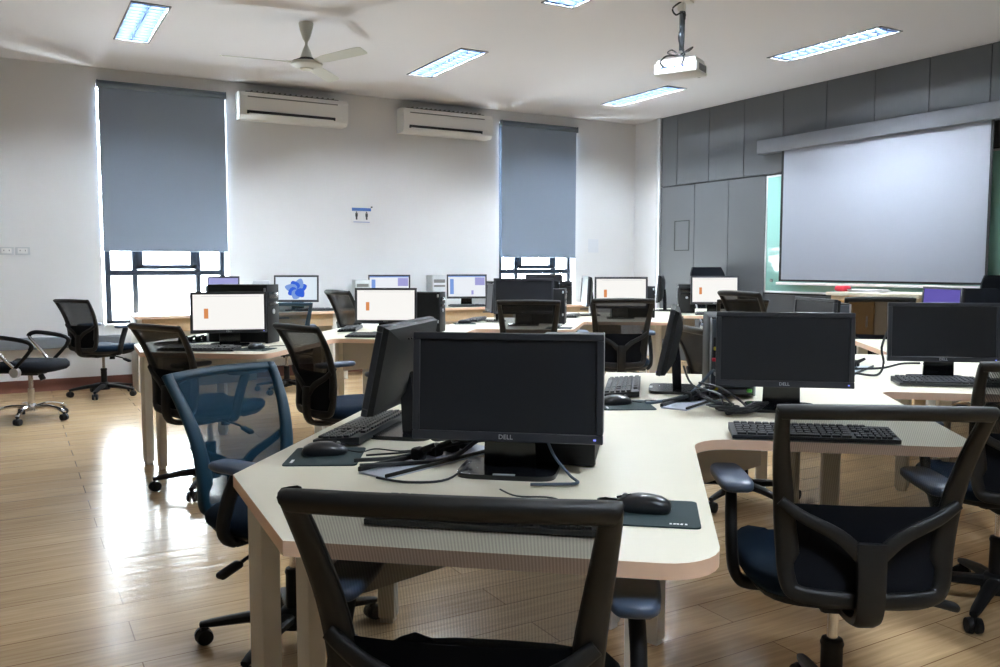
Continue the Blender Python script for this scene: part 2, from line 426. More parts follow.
for (x, y), l in zip(HIDDEN_LIGHTS, ['over the nearest desk', 'behind the viewer']): troffer(x, y, 'recessed louvred ceiling light out of view, '+l)

# ceiling fan
f = thing('ceiling_fan', 'cream three bladed ceiling fan hanging beside the left ceiling light', 'ceiling fan', (2.16, 6.89, ZC-.33))
mb = MB(); mb.lathe([(.058, .33), (.06, .32), (.05, .27), (.03, .205), (.013, .18), (.011, .15)]); mb.build('canopy', 'fan_cream', f)
mb = MB(); mb.cyl((0, 0, .10), (0, 0, .2), .011); mb.build('downrod', 'fan_cream', f)
mb = MB(); mb.lathe([(.012, .155), (.018, .14), (.035, .10), (.05, .055), (.054, .045)]); mb.build('lower_cup', 'fan_cream', f)
mb = MB(); mb.lathe([(.056, .05), (.06, .045), (.115, .022), (.118, .016)]); mb.build('motor_top', 'black', f)
mb = MB(); mb.lathe([(.117, .018), (.13, .008), (.125, -.008), (.09, -.026), (.055, -.032), (.05, -.042), (.02, -.046)]); mb.build('motor_housing', 'fan_cream', f)
for hd in (30-112, 30+128, 30+8):
    a = -math.radians(hd); M = Matrix.Rotation(a, 4, 'Z')
    mb = MB(); mb.rings([[M @ Vector((c*w/2, r, .012+c*.012+q)) for c, q in ((-1, -.002), (1, -.002), (1, .002), (-1, .002))] for r, w in ((.10, .035), (.16, .06), (.22, .10), (.4, .115), (.6, .125), (.655, .11), (.675, .07))])
    mb.build('blade', 'fan_cream', f)

# projector on a pole
p = thing('projector', 'white projector hanging upside down from a ceiling pole, black cables tied to it', 'projector', (4.40, 4.92, 2.64), 62)
mb = MB(); mb.box((0, 0, .05), (.33, .245, .085), .014, 3); mb.box((0, 0, .105), (.30, .21, .03), .008); mb.build('body', 'white_plastic', p)
mb = MB()
for k in range(9): mb.box((.166, -.07+k*.018, .05), (.004, .009, .05))
mb.build('vent', 'grey_slot', p)
mb = MB(); mb.box((-.02, -.1235, .06), (.22, .004, .045), .001)
for k in range(6): mb.m(1).box((-.10+k*.032, -.126, .055), (.018, .006, .012))
mb.build('port_panel', ['white_plastic', 'blue_plug'], p)
mb = MB(); mb.cyl((.09, .12, .045), (.09, .15, .045), .035, .032); mb.m(1).cyl((.09, .151, .045), (.09, .1515, .045), .026); mb.build('lens', ['grey_slot', 'black_gloss'], p)
mb = MB(); mb.cyl((0, 0, .15), (0, 0, .56), .016); mb.build('pole', 'steel', p)
mb = MB(); mb.cyl((0, 0, .12), (0, 0, .19), .024); mb.box((0, 0, .125), (.16, .05, .014), .003); mb.build('mount_bracket', 'white_plastic', p)
mb = MB(); mb.box((0, 0, .550), (.14, .14, .018), .002); mb.box((0, 0, .515), (.05, .05, .07), .004); mb.build('ceiling_plate', 'white_plastic', p)
mb = MB()
mb.tube(catmull([(.02, -.015, .555), (-.05, -.05, .50), (-.03, -.04, .45), (.02, -.02, .46), (.024, -.014, .33), (.022, -.018, .2), (.03, -.03, .15), (-.06, -.12, .14), (-.10, -.16, .09), (-.08, -.127, .055)]), .007)
mb.tube(catmull([(-.02, -.012, .555), (.025, .01, .45), (-.012, -.022, .30), (.02, -.022, .19), (.07, -.05, .17), (.10, -.03, .20), (.05, -.01, .19), (0, -.03, .16), (-.06, -.03, .2), (-.09, -.04, .18), (-.02, -.06, .15), (.06, -.11, .12), (.05, -.128, .06)]), .006)
mb.build('cables', 'cable', p)

# projection screen on the grey wall
t = thing('projection_screen', 'large pulled down white projection screen with black borders in a grey casing', 'projection screen', (XW-.12, 5.535, 1.04), 0)
mb = MB(); mb.box((0, -.72, 1.545), (.13, 4.44, .15), .008); mb.build('casing', 'screen_case', t)
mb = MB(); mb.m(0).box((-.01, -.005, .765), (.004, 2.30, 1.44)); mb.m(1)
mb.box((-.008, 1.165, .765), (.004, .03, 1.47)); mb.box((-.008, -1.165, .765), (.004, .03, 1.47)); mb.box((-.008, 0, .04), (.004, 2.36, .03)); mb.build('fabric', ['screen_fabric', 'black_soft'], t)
mb = MB(); mb.box((-.01, .02, .0), (.03, 2.38, .03), .006); mb.build('weight_bar', 'white_plastic', t)
# green glass writing board behind the screen
t = thing('glass_board', 'pale green glass writing board behind the projection screen', 'writing board', (XW-.03, 5.3, .94))
mb = MB(); mb.box((0, 0, .66), (.012, 3.4, 1.30), .002); mb.build('glass_sheet', 'green_glass', t)
mb = MB()
for s in (-1, 1): mb.box((-.002, s*1.70, .66), (.02, .02, 1.34), .003)
for z in (0, 1.32): mb.box((-.002, 0, z), (.02, 3.42, .02), .003)
mb.build('frame', 'aluminium', t)
for s in (-1, 1):
    mb = MB(); mb.cyl((-.006, s*1.60, .13), (-.022, s*1.60, .13), .018); mb.build('stand_off_bolt', 'grey_slot', t)

# sign, notice, outlets, trunking
t = thing('wall_sign', 'small white distancing sign with a blue header and two dark standing figures', 'sign', (3.58, YW-.004, 1.735))
mb = MB(); mb.box((0, 0, .09), (.245, .006, .185), .001); mb.build('board', 'paper', t)
mb = MB(); mb.box((0, -.004, .158), (.235, .003, .036)); mb.build('header', 'sign_blue', t)
for s in (-1, 1):
    mb = MB(); x = s*.062
    mb.cyl((x, -.003, .126), (x, -.006, .126), .0085, n=12); mb.box((x, -.0045, .095), (.030, .003, .04), .001); mb.box((x, -.0045, .062), (.019, .003, .045)); mb.build('figure', 'sign_dark', t)
mb = MB(); mb.box((0, -.004, .012), (.2, .003, .006)); mb.build('footer_line', 'sign_blue', t)
mb = MB(); mb.box((.125, -.006, .188), (.022, .01, .016), .003); mb.build('clip', 'sign_dark', t)
mb = MB(); mb.rings([[(-.085, 0, -.09), (.085, -.004, -.09), (.085, -.006, -.09), (-.085, -.002, -.09)], [(-.085, 0, .09), (.085, 0, .09), (.085, -.002, .09), (-.085, -.002, .09)]])
tag(mb.build('notice', 'paper_blue', loc=(6.92, YW-.002, 1.51)), 'faint blank paper notice taped to the wall right of the right window', 'notice')
def outlet(x, l):
    t = thing('wall_socket', l, 'socket', (x, YW, 1.34))
    mb = MB(); mb.box((0, -.006, .04), (.125, .012, .075), .004); mb.build('plate', 'white_tower', t)
    mb = MB(); mb.box((0, -.0135, .04), (.085, .004, .05), .002)
    mb.build('insert', 'paper', t)
    for dx in (-.022, .022):
        mb = MB(); mb.box((dx, -.0158, .044), (.006, .002, .014)); mb.build('slot', 'grey_slot', t)
outlet(-.02, 'white wall socket plate at the left edge of the picture'); outlet(.115, 'white wall socket plate nearer the left window')
mb = MB(); mb.box((0, -.03, 0), (3.6, .06, .115), .008); mb.box((0, -.062, .03), (3.6, .006, .006)); mb.box((0, -.062, -.03), (3.6, .006, .006))
tag(mb.build('cable_trunking', 'trunking', loc=(-.82, YW, .48)), 'long grey cable trunking running low along the wall behind the two left chairs', 'trunking')

# ------------------------------------------------------------------ desks
SP, SQ = .753, 1.035
def fillet(c, r, a0, a1, n=7): return [(c[0]+r*math.cos(math.radians(a0+(a1-a0)*k/n)), c[1]+r*math.sin(math.radians(a0+(a1-a0)*k/n))) for k in range(n+1)]
ZT = .75
def desk(p0, q0, label, group, last=False, tagd=True):
    c = (-.41, 2.05)                       # middle of the unit
    t = thing('desk', label, 'desk', pq(p0+c[0], q0+c[1]), 40, group)
    R = .11 if p0 == 0 else .05; pr, qf, qc = .125, 1.365, 1.365+SQ
    poly = [(pr-SP, qf)]+fillet((pr-.10, qf+.10), .10, -90, 0)
    if last: poly += [(pr, 2.825)]
    else: poly += fillet((pr+R, qc-R), R, 180, 90)+[(pr, qc), (-.943+SP, 1.79+SQ)]
    poly += [(-.943, 1.79+SQ), (-.943+.0, 1.79)]
    poly = [(x-c[0], y-c[1]) for x, y in poly]
    mb = MB(); mb.prism(poly, ZT-.028, ZT, 1); mb.build('tabletop', ['desk_top', 'desk_edge'], t, 30)
    def leg(x, y, w=.055, d=.055, rz=0):
        mb = MB(); mb.box((x-c[0], y-c[1], .37), (w, d, .705), .005, rz=rz); mb.m(0).box((x-c[0], y-c[1], .01), (w*.8, d*.8, .02), .003, rz=rz)
        mb.build('leg', 'desk_leg', t)
    leg(-.875, 1.80, .06, .05, -.6); leg(-.72, 1.70, .05, .045, -.6); leg(-.03, 2.50, .06, .05); leg(-.88, 2.75, .06, .05)
    mb = MB(); mb.box((-.52-c[0], 1.95-c[1], .60), (.016, .62, .22), .003, rz=-.62); mb.build('modesty_panel', 'apron', t)
    mb = MB(); mb.box((-.45-c[0], 2.25-c[1], .70), (.5, .05, .04), .004); mb.box((-.45-c[0], 2.6-c[1], .70), (.7, .05, .04), .004); mb.build('support_rail', 'desk_leg', t)
    return t
A = [(k*SP, k*SQ) for k in range(5)]
Cc = [(-2.19, 2.95), (-1.44, 3.99), (-.69, 5.03), (.07, 6.06), (.82, 7.10)]
# ------------------------------------------------------------------ chairs
def half_w(z):
    pts = [(.445, .14), (.46, .172), (.51, .195), (.65, .207), (.75, .217), (.85, .228), (.92, .233)]
    if z <= pts[0][0]: return pts[0][1]
    for (a, b), (c2, d) in zip(pts[:-1], pts[1:]):
        if z <= c2: return b+(d-b)*(z-a)/(c2-a)
    return pts[-1][1]
def back_y(x, z):
    u = max(0, z-.49)/.44
    return -.235-.12*u*u+.02*math.sin(u*PI)+.45*x*x
def make_chair(label, frame='black_soft', meshm='mesh_black', seatm='fabric_navy', lever_side=1):
    t = thing('office_chair', label, 'chair')
    # back frame loop
    half = [(0, .437), (.10, .44), (.165, .451), (.192, .49), (.202, .58), (.213, .71), (.224, .81), (.232, .895), (.232, .917), (.222, .926), (.12, .930), (0, .932)]
    loop = half+[(-x, z) for x, z in half[-2:0:-1]]
    sm = catmull([(x, 0, z) for x, z in loop], 4, True)
    pts = [(v.x, back_y(v.x, v.z), v.z) for v in sm]
    ws = [.040 if v.z > .93 else .032 for v in sm]
    mb = MB(); mb.sweep(pts, .024, ws, 10, up=(0, 0, 1), closed=True, flat=.4) if False else None
    # section: in-plane width w, thickness .024
    N = len(pts); rs = []
    for i in range(N):
        P0, P1, Pc = Vector(pts[i-1]), Vector(pts[(i+1) % N]), Vector(pts[i]); tg = (P1-P0).normalized()
        nrm = Vector((0, 1, .52*max(0, min(1, (Pc.z-.5)/.43)))).normalized(); sd = tg.cross(nrm).normalized(); up2 = sd.cross(tg)
        z_ = pts[i][2]; w = .034 if z_ > .905 else .034+.022*max(0, min(1, (.88-z_)/.3)) if z_ > .54 else .04
        r = []
        for k in range(10):
            th = 2*PI*k/10; c, q = math.cos(th), math.sin(th)
            c = math.copysign(abs(c)**.7, c); q = math.copysign(abs(q)**.7, q)
            r.append(Pc+sd*(c*w/2+w*.48)+up2*(q*.013))
        rs.append(r)
    # keep the frame's outer edge on the outline
    mb.rings(rs, True, False, True); mb.build('back_frame', frame, t, 60)
    # mesh panel, see-through above and closely backed below
    def panel(z0, z1, nz):
        g = []
        for j in range(nz+1):
            z = z0+(z1-z0)*j/nz; h = half_w(z)-.012
            g.append([(h*u/8, back_y(h*u/8, z)+.004, z) for u in range(-8, 9)])
        return g
    mb = MB(); mb.rings(panel(.68, .918, 10), False, False); mb.build('mesh_back', meshm, t, 80)
    mb = MB(); mb.rings(panel(.452, .68, 8), False, False); mb.build('lumbar_panel', 'fabric_black' if meshm != 'mesh_teal' else meshm, t, 80)
    # Y shaped support behind the back
    mb = MB()
    for s in (-1, 1):
        P = catmull([(s*.198, back_y(.198, .69)-.012, .69), (s*.15, back_y(.15, .66)-.02, .655), (s*.07, back_y(.07, .62)-.028, .615), (s*.015, back_y(0, .57)-.032, .565)], 5)
        mb.sweep(P, [.024+.016*i/len(P) for i in range(len(P))], .018, 8, up=(0, 1, 0), flat=.5)
    P = catmull([(0, back_y(0, .60)-.032, .60), (0, back_y(0, .54)-.038, .53), (0, -.262, .44), (0, -.215, .40), (0, -.08, .39), (0, .02, .395)], 5)
    mb.sweep(P, [.07-.015*i/len(P) for i in range(len(P))], .03, 8, up=(0, 1, .3), flat=.5); mb.build('back_support', 'black_soft', t, 60)
    # seat cushion and shell
    def se(a, b2, z, n=28, e=.55, yo=0):
        return [(math.copysign(abs(math.cos(2*PI*k/n))**e, math.cos(2*PI*k/n))*a, yo+math.copysign(abs(math.sin(2*PI*k/n))**e, math.sin(2*PI*k/n))*b2-.0, z-(.018 if math.sin(2*PI*k/n) > .8 else 0)) for k in range(n)]
    mb = MB(); mb.rings([se(.225, .222, .435, yo=.02), se(.243, .238, .452, yo=.02), se(.245, .24, .475, yo=.02), se(.23, .225, .492, yo=.02), se(.18, .18, .498, yo=.02)]); mb.build('seat', seatm, t, 60)
    mb = MB(); mb.rings([se(.15, .16, .405, yo=0), se(.215, .21, .42, yo=.01), se(.232, .228, .438, yo=.02)]); mb.build('seat_shell', 'black', t, 60)
    mb = MB(); mb.box((0, -.01, .392), (.13, .22, .04), .012); mb.build('mechanism', 'black', t)
    # arms
    for s in (-1, 1):
        mb = MB()
        P = catmull([(s*.12, -.02, .412), (s*.22, -.02, .412), (s*.252, -.02, .43), (s*.264, -.02, .475), (s*.264, .01, .57), (s*.258, .05, .655)], 5)
        mb.sweep(P, .05, .03, 8, up=(1, 0, .2), flat=.5); o = mb.build('armrest', 'black', t, 60)
        mb = MB(); mb.rings([[(s*(.256)+math.copysign(abs(math.cos(a))**.35, math.cos(a))*wx, .065+math.copysign(abs(math.sin(a))**.6, math.sin(a))*wy, z) for a in [2*PI*k/24 for k in range(24)]] for wx, wy, z in ((.038, .11, .655), (.045, .12, .663), (.045, .12, .674), (.038, .113, .681))])
        mb.build('arm_pad', 'arm_pad', o, 60)
    # levers
    mb = MB(); mb.tube([(lever_side*.05, .02, .395), (lever_side*.22, .03, .37), (lever_side*.25, .03, .36)], .006); mb.box((lever_side*.285, .03, .352), (.085, .036, .022), .01, 3, ry=.25*lever_side); mb.build('lever', 'black', t)
    mb = MB(); mb.cyl((0, .10, .375), (0, .10, .34), .022, .026); mb.build('tension_knob', 'black', t)
    # gas lift and star base
    mb = MB(); mb.cyl((0, 0, .24), (0, 0, .39), .0145); mb.build('gas_lift', 'chrome', t)
    mb = MB(); mb.lathe([(.028, .08), (.027, .24), (.03, .25), (.026, .262), (.016, .264)]); mb.build('column_cover', 'black', t)
    mb = MB(); mb.lathe([(.05, .06), (.052, .1), (.04, .125), (.03, .13)])
    for k in range(5):
        a = 2*PI*k/5+.3; d = Vector((math.cos(a), math.sin(a), 0))
        mb.sweep([d*.03+Vector((0, 0, .098)), d*.15+Vector((0, 0, .092)), d*.27+Vector((0, 0, .074)), d*.305+Vector((0, 0, .068))], [.05, .042, .034, .026], [.042, .036, .026, .02], 8, flat=.5)
    mb.build('star_base', 'black', t)
    for k in range(5):
        a = 2*PI*k/5+.3; d = Vector((math.cos(a), math.sin(a), 0)); c = d*.295; ax = Vector((-d.y, d.x, 0)); ax = (ax+d*random.uniform(-.8, .8)).normalized()
        mb = MB()
        for s in (-1, 1): mb.cyl(Vector((c.x, c.y, .028))+ax*(s*.007), Vector((c.x, c.y, .028))+ax*(s*.024), .028, .025, 16)
        mb.cyl((c.x, c.y, .03), (c.x, c.y, .075), .009, n=8); mb.box((c.x, c.y, .045), (.03, .02, .022), .006, rz=math.atan2(ax.y, ax.x)); mb.build('caster', 'black', t)
    return t
chairB = make_chair('black mesh office chair')
chairD = make_chair('black mesh office chair', 'black_soft', 'mesh_far')
chairT = make_chair('black mesh office chair tinted blue for window glare', 'teal', 'mesh_teal', 'fabric_navy', 1)
def put_chair(proto, back, heading, label, group=None):
    # 'back' is the spot under the middle of the backrest top, in desk coordinates (p,q)
    h = math.radians(heading-40); p, q = back[0]+math.sin(h)*.312, back[1]+math.cos(h)*.312
    return place(proto, pq(p, q), heading, label, group)

# ------------------------------------------------------------------ monitors
def text_mesh(mb, s, size, M):
    cu = bpy.data.curves.new('txt', 'FONT'); cu.body = s; cu.size = size; cu.extrude = .0006; cu.align_x = 'CENTER'; cu.align_y = 'CENTER'; cu.resolution_u = 2
    o = bpy.data.objects.new('txt', cu); COL.objects.link(o); bpy.context.view_layer.update()
    me = bpy.data.meshes.new_from_object(o.evaluated_get(bpy.context.evaluated_depsgraph_get()))
    tb = bmesh.new(); tb.from_mesh(me); mb._take(tb, M)
    bpy.data.objects.remove(o); bpy.data.curves.remove(cu); bpy.data.meshes.remove(me)
MW, MH, MG = .44, .248, .081
def make_monitor(kind, label, big=True, tilt=4.):
    t = thing('monitor', label, 'monitor')
    T = Matrix.Translation((0, -.035, MG)) @ Matrix.Rotation(-math.radians(tilt), 4, 'X')
    def P(x, y, z): return T @ Vector((x, y, z))
    W, H, b, bb = MW/2, MH, .016, .021
    mb = MB()
    for (x0, x1, z0, z1) in ((-W, W, 0, bb), (-W, W, H-b, H), (-W, -W+b, bb, H-b), (W-b, W, bb, H-b)):
        mb.box(((x0+x1)/2, -.006, (z0+z1)/2), (x1-x0, .018, z1-z0), .002, 1, M=T)
    mb.build('bezel', 'bezel', t)
    mb = MB(); x0, x1, z0, z1 = -W+b-.001, W-b+.001, bb-.001, H-b+.001
    def rect(a0, a1, c0, c1, y): mb.face([P(x0+(x1-x0)*a, y, z0+(z1-z0)*c) for a, c in ((a0, c0), (a1, c0), (a1, c1), (a0, c1))])
    if kind == 'off': mb.m(0); rect(0, 1, 0, 1, -.009); ms = ['screen_off']
    elif kind == 'page':
        mb.m(0); rect(0, 1, 0, 1, -.009); mb.m(1); rect(.12, .93, .935, .945, -.0095); rect(.04, .97, .03, .036, -.0095); mb.m(2); rect(.155, .215, .32, .60, -.0095); ms = ['page', 'page_line', 'page_orange']
    elif kind == 'doc':
        mb.m(0); rect(0, 1, 0, 1, -.009); mb.m(1); rect(0, 1, .95, 1, -.0095); rect(.05, .15, .12, .85, -.0095); mb.m(2); rect(.72, .98, .55, .92, -.0095); rect(.62, .68, .1, .3, -.0095); ms = ['page_cool', 'swirl_b', 'lilac']
    elif kind == 'swirl':
        mb.m(0); rect(0, 1, 0, 1, -.009)
        for i in range(7):      # a loose blue rosette of leaf shapes
            a = math.radians(25+i*47); L = .9 if i % 2 else .75; mb.m(1+i % 2); cx, cz = .52, .46
            q = []
            for k in range(12):
                u = 2*PI*k/12; lx, lz = (.5+.5*math.cos(u))*L*.55, math.sin(u)*.14*(1.3-.5*math.cos(u))
                q.append((cx+(lx*math.cos(a)-lz*math.sin(a))*.62, cz+(lx*math.sin(a)+lz*math.cos(a))))
            mb.face([P(x0+(x1-x0)*min(.97, max(.03, a2)), -.0095-.0002*i, z0+(z1-z0)*min(.96, max(.03, c2))) for a2, c2 in q])
        ms = ['swirl_bg', 'swirl_a', 'swirl_b']
    else: mb.m(0); rect(0, 1, 0, 1, -.009); ms = [kind]
    mb.build('screen', ms, t, 20)
    mb = MB()
    mb.rings([[P(x, y, z) for x, z in ((-a, c), (a, c), (a, d), (-a, d))] for y, a, c, d in ((.003, W-.002, .002, H-.002), (.018, W-.006, .006, H-.006), (.036, W-.07, .04, H-.04), (.044, W-.10, .06, H-.06))])
    for k in range(10): mb.box((-.09+k*.02, .037, H-.035), (.012, .004, .004), M=T)
    mb.build('back_shell', 'black_soft', t, 30)
    mb = MB(); mb.rings([[(-.062, .012, .012), (.062, .012, .012), (.055, .045, .012), (-.055, .045, .012)], [(-.058, .006, .12), (.058, .006, .12), (.05, .04, .12), (-.05, .04, .12)], [(-.055, .0, .2), (.055, .0, .2), (.05, .03, .2), (-.05, .03, .2)]]); mb.build('stand_neck', 'black_gloss', t, 30)
    mb = MB(); mb.prism([(x*.115, .01+y*.09) for x, y in [(math.copysign(abs(math.cos(2*PI*k/28))**.35, math.cos(2*PI*k/28)), math.copysign(abs(math.sin(2*PI*k/28))**.35, math.sin(2*PI*k/28))) for k in range(28)]], 0, .011); mb.m(1).box((.0, -.072, .0115), (.05, .012, .001)); mb.build('stand_base', ['black_gloss', 'silver'], t, 30)
    if big:
        mb = MB(); text_mesh(mb, 'DELL', .015, T @ Matrix.Translation((0, -.0155, bb/2)) @ Matrix.Rotation(PI/2, 4, 'X')); mb.build('logo', 'silver', t)
        mb = MB(); mb.box((W-.018, -.0155, bb/2), (.006, .002, .004), M=T); mb.build('power_light', 'led_blue', t)
    return t
mon_off = make_monitor('off', 'black monitor'); mon_page = make_monitor('page', 'lit monitor'); mon_swirl = make_monitor('swirl', 'lit monitor', False)
mon_doc = make_monitor('doc', 'lit monitor', False); mon_lilac = make_monitor('lilac', 'lit monitor', False); mon_purple = make_monitor('purple', 'lit monitor', False)
mon_tilt = make_monitor('off', 'black monitor', True, 12.)

# ------------------------------------------------------------------ keyboards, mice, pads, towers, plates
def make_keyboard():
    t = thing('keyboard', 'black keyboard', 'keyboard')
    mb = MB(); L, D = .22, .066
    mb.rings([[(x, -D, .004), (x, D, .006), (x, D, .026), (x, -D, .014)] for x in (-L, L)]); mb.build('body', 'kb_body', t)
    mb = MB()
    for r in range(6):
        y = -D+.014+r*.0198+(.004 if r == 5 else 0); z = .014+(.012)*(y+D)/(2*D); x = -L+.012
        if r == 0: wd = [.022, .02, .022, .11, .022, .02, .022]
        else: wd = [.017+.004*((r*3) % 4 == 1)]+[.0172]*13+[.018]
        tot = .305; k = tot/sum(wd)
        for w in wd:
            mb.box((x+w*k/2, y, z+.003), (w*k-.003, .0155, .007), .0015, 1, rx=.09); x += w*k
        for j in range(3):
            if r in (1, 2) and j != 1 and r == 2: continue
            mb.box((L-.112+j*.0165+.006, y, z+.003), (.0145, .0155, .007), .0015, 1, rx=.09)
        for j in range(3 if r == 0 else 4):
            if r < 5: mb.box((L-.055+j*.0145, y, z+.003), (.0125, .0155, .007), .0015, 1, rx=.09)
    o = mb.build('keys', 'key', t); o['kind'] = 'stuff'
    return t
def make_mouse():
    t = thing('mouse', 'black mouse', 'mouse'); n = 18
    def ring(z, f): return [(math.copysign(abs(math.cos(2*PI*k/n))**.8, math.cos(2*PI*k/n))*.031*f*(1-.08*math.cos(2*PI*k/n*2)), math.copysign(abs(math.sin(2*PI*k/n))**.85, math.sin(2*PI*k/n))*.057*f, z) for k in range(n)]
    def top(f, z, dz): return [(x, y, z-dz*max(0, y/.057)**1.5-.3*dz*max(0, -y/.057)**2) for x, y, _ in ring(0, f)]
    mb = MB(); mb.rings([ring(0, .92), ring(.005, 1), top(1, .013, .003), top(.93, .022, .008), top(.72, .029, .011), top(.38, .032, .007)]); mb.build('shell', 'mouse', t, 60)
    mb = MB(); mb.cyl((-.004, .034, .0245), (.004, .034, .0245), .0065, n=12); mb.build('wheel', 'grey_slot', t)
    mb = MB(); mb.box((0, .036, .0255), (.0012, .03, .004), rx=-.25); mb.build('button_gap', 'dark_slot', t)
    mb = MB(); mb.tube(catmull([(0, .056, .008), (.01, .09, .003), (-.02, .13, .003), (.02, .19, .003), (.01, .26, .003), (.05, .31, .003)]), .002); mb.build('cord', 'cable', t)
    return t
def make_pad(w=.2, d=.18):
    t = thing('mouse_pad', 'dark teal mouse pad', 'mouse pad')
    poly = []
    for cx, cy, a in ((w/2-.012, -d/2+.012, -90), (w/2-.012, d/2-.012, 0), (-w/2+.012, d/2-.012, 90), (-w/2+.012, -d/2+.012, 180)): poly += fillet((cx, cy), .012, a, a+90, 4)
    mb = MB(); mb.prism(poly, 0, .003); mb.build('cloth', 'pad', t)
    mb = MB()
    for k, x in enumerate((0, .007, .013, .020, .028)): mb.box((w/2-.055+x, -d/2+.018, .0032), (.0045, .007, .0006), rz=-.3*(k % 2))
    mb.build('printed_mark', 'mark', t)
    return t
def make_tower(body, label, face='black_gloss'):
    # long side along local X; rear ports face -X, front faces +X
    t = thing('computer_tower', label, 'computer'); L, W, H = .40, .165, .325
    mb = MB(); mb.box((0, 0, H/2+.006), (L-.02, W, H-.006), .004); mb.build('case', body, t)
    mb = MB(); mb.box((L/2-.008, 0, H/2+.004), (.022, W+.002, H), .005); mb.m(1).box((L/2+.004, 0, H*.83), (.004, W*.8, .035), .002); mb.box((L/2+.004, 0, H*.68), (.004, W*.8, .02), .002); mb.build('front_panel', [body, face], t)
    mb = MB(); mb.cyl((L/2+.002, .0, H*.55), (L/2+.008, .0, H*.55), .014, n=16); mb.build('power_button', 'silver', t)
    mb = MB(); mb.box((-L/2+.006, 0, H/2+.006), (.012, W-.008, H-.02), .002); mb.build('rear_panel', 'steel', t)
    mb = MB(); x = -L/2-.002
    mb.m(0).box((x, .02, H*.86), (.006, .08, .06), .002); mb.box((x, -.03, H*.60), (.006, .05, .16), .002); mb.box((x, .045, H*.62), (.005, .05, .09), .02)
    for k in range(5): mb.box((x, .0, .04+k*.022), (.006, W*.75, .008))
    mb.build('port_bank', 'dark_slot', t)
    for k_, (py, pz, c_) in enumerate(((-.055, .66, 'yellow'), (-.05, .46, 'red'), (-.06, .36, 'blue_plug'), (.06, .62, 'yellow'), (.065, .48, 'red'), (.06, .12, 'yellow'), (-.06, .1, 'green'), (.058, .30, 'white_tower'))):
        mb = MB(); mb.box((-L/2-.008, py, H*pz), (.018, .018, .014), .003); mb.build('plug', c_, t)
    for y_ in (-1, 1):
        mb = MB(); mb.box((-L/2-.003, y_*(W/2-.003), H/2+.006), (.012, .006, H-.01), .002); mb.build('rear_edge', 'silver', t)
    for z in (H*.28, H*.92):
        mb = MB(); mb.box((L/2-.012, -W/2-.003, z), (.012, .008, .022), .002); mb.build('latch', 'silver', t)
    return t
def make_plate():
    # aluminium socket plate with black plugs and leads lying over it
    t = thing('power_plate', 'aluminium desk power plate', 'power socket')
    mb = MB(); mb.box((0, 0, .003), (.40, .095, .006), .002); mb.build('plate', 'plate', t)
    mb = MB(); mb.box((0, .045, .010), (.40, .012, .014), .004); mb.box((0, -.045, .008), (.40, .006, .010), .003); mb.build('brush_strip', 'black_soft', t)
    for x in (-.03, .03, .09, .14):
        mb = MB(); mb.box((x, .02, .022), (.034, .03, .032), .008); mb.cyl((x, .01, .03), (x+.02, -.015, .045), .009, .006, 8); mb.build('plug', 'black', t)
    return t
def cable(pts, r, label, m='cable', smooth=6):
    mb = MB(); o0 = Vector(pts[0]); mb.tube(catmull([Vector(p)-o0 for p in pts], smooth), r, 6)
    return tag(mb.build('cable', m, loc=o0), label, 'cable')
kb = make_keyboard(); ms = make_mouse(); pd = make_pad(); tw = make_tower('black', 'black tower'); twW = make_tower('white_tower', 'white tower', 'grey_slot'); plt = make_plate()

# ------------------------------------------------------------------ layout: foreground cluster A
GD = 'joined foreground desks'
dl = ['cream desk nearest the viewer with a cut left corner', 'cream desk carrying the black monitor right of centre, joined behind the nearest desk',
      'cream desk carrying the black monitor at the right edge', 'cream desk seen beyond the right-hand computer tower', 'cream desk farthest along the foreground run, under the purple lit monitor']
for k, (a, b) in enumerate(A): desk(a, b, dl[k], GD, last=(k == 4))
GC = 'desks in the back run'
dl = ['cream desk with a lit monitor and black tower below the left window', 'cream desk carrying the lit monitor left of centre, in front of the air conditioners', 'cream desk under the small dark monitor in the middle of the back run',
      'cream desk behind the chair at the middle, carrying a lit beige monitor', 'cream desk nearest the grey wall at the far end of the back run']
for k, (a, b) in enumerate(Cc): desk(a, b, dl[k], GC, last=(k == 4))

def at(k, p, q, z=ZT, run=None): a, b = (run or A)[k]; return pq(a+p, b+q, z)
S1, S2 = 40, 130
# A0 front seat
place(mon_off, at(0, -.318, 1.925), 40, 'large black switched off monitor in the centre foreground, facing the viewer')
place(tw, at(0, -.205, 2.20), 130, 'black computer tower standing right behind the centre foreground monitor').scale.z = .9
place(kb, at(0, -.295, 1.535), 40, 'black keyboard seen through the mesh of the nearest chair')
place(pd, at(0, .0, 1.645), 40, 'dark mouse pad at the rounded front corner of the nearest desk')
place(ms, at(0, -.008, 1.655, ZT+.003), 318, 'black mouse on the pad at the rounded front desk corner')
# A0 left seat
place(mon_tilt, at(0, -.69, 2.34), 130+3, 'black monitor seen edge on from behind, left of the centre foreground monitor')
place(kb, at(0, -.815, 2.35), 132, 'black keyboard under the edge-on monitor left of centre')
place(pd, at(0, -.80, 2.0), 118, 'dark mouse pad near the cut left corner of the nearest desk')
place(ms, at(0, -.81, 2.02, ZT+.003), 108, 'black mouse on the pad near the cut left desk corner')
place(plt, at(0, -.52, 2.0), 70-90, 'aluminium power plate with black leads left of the centre monitor foot')
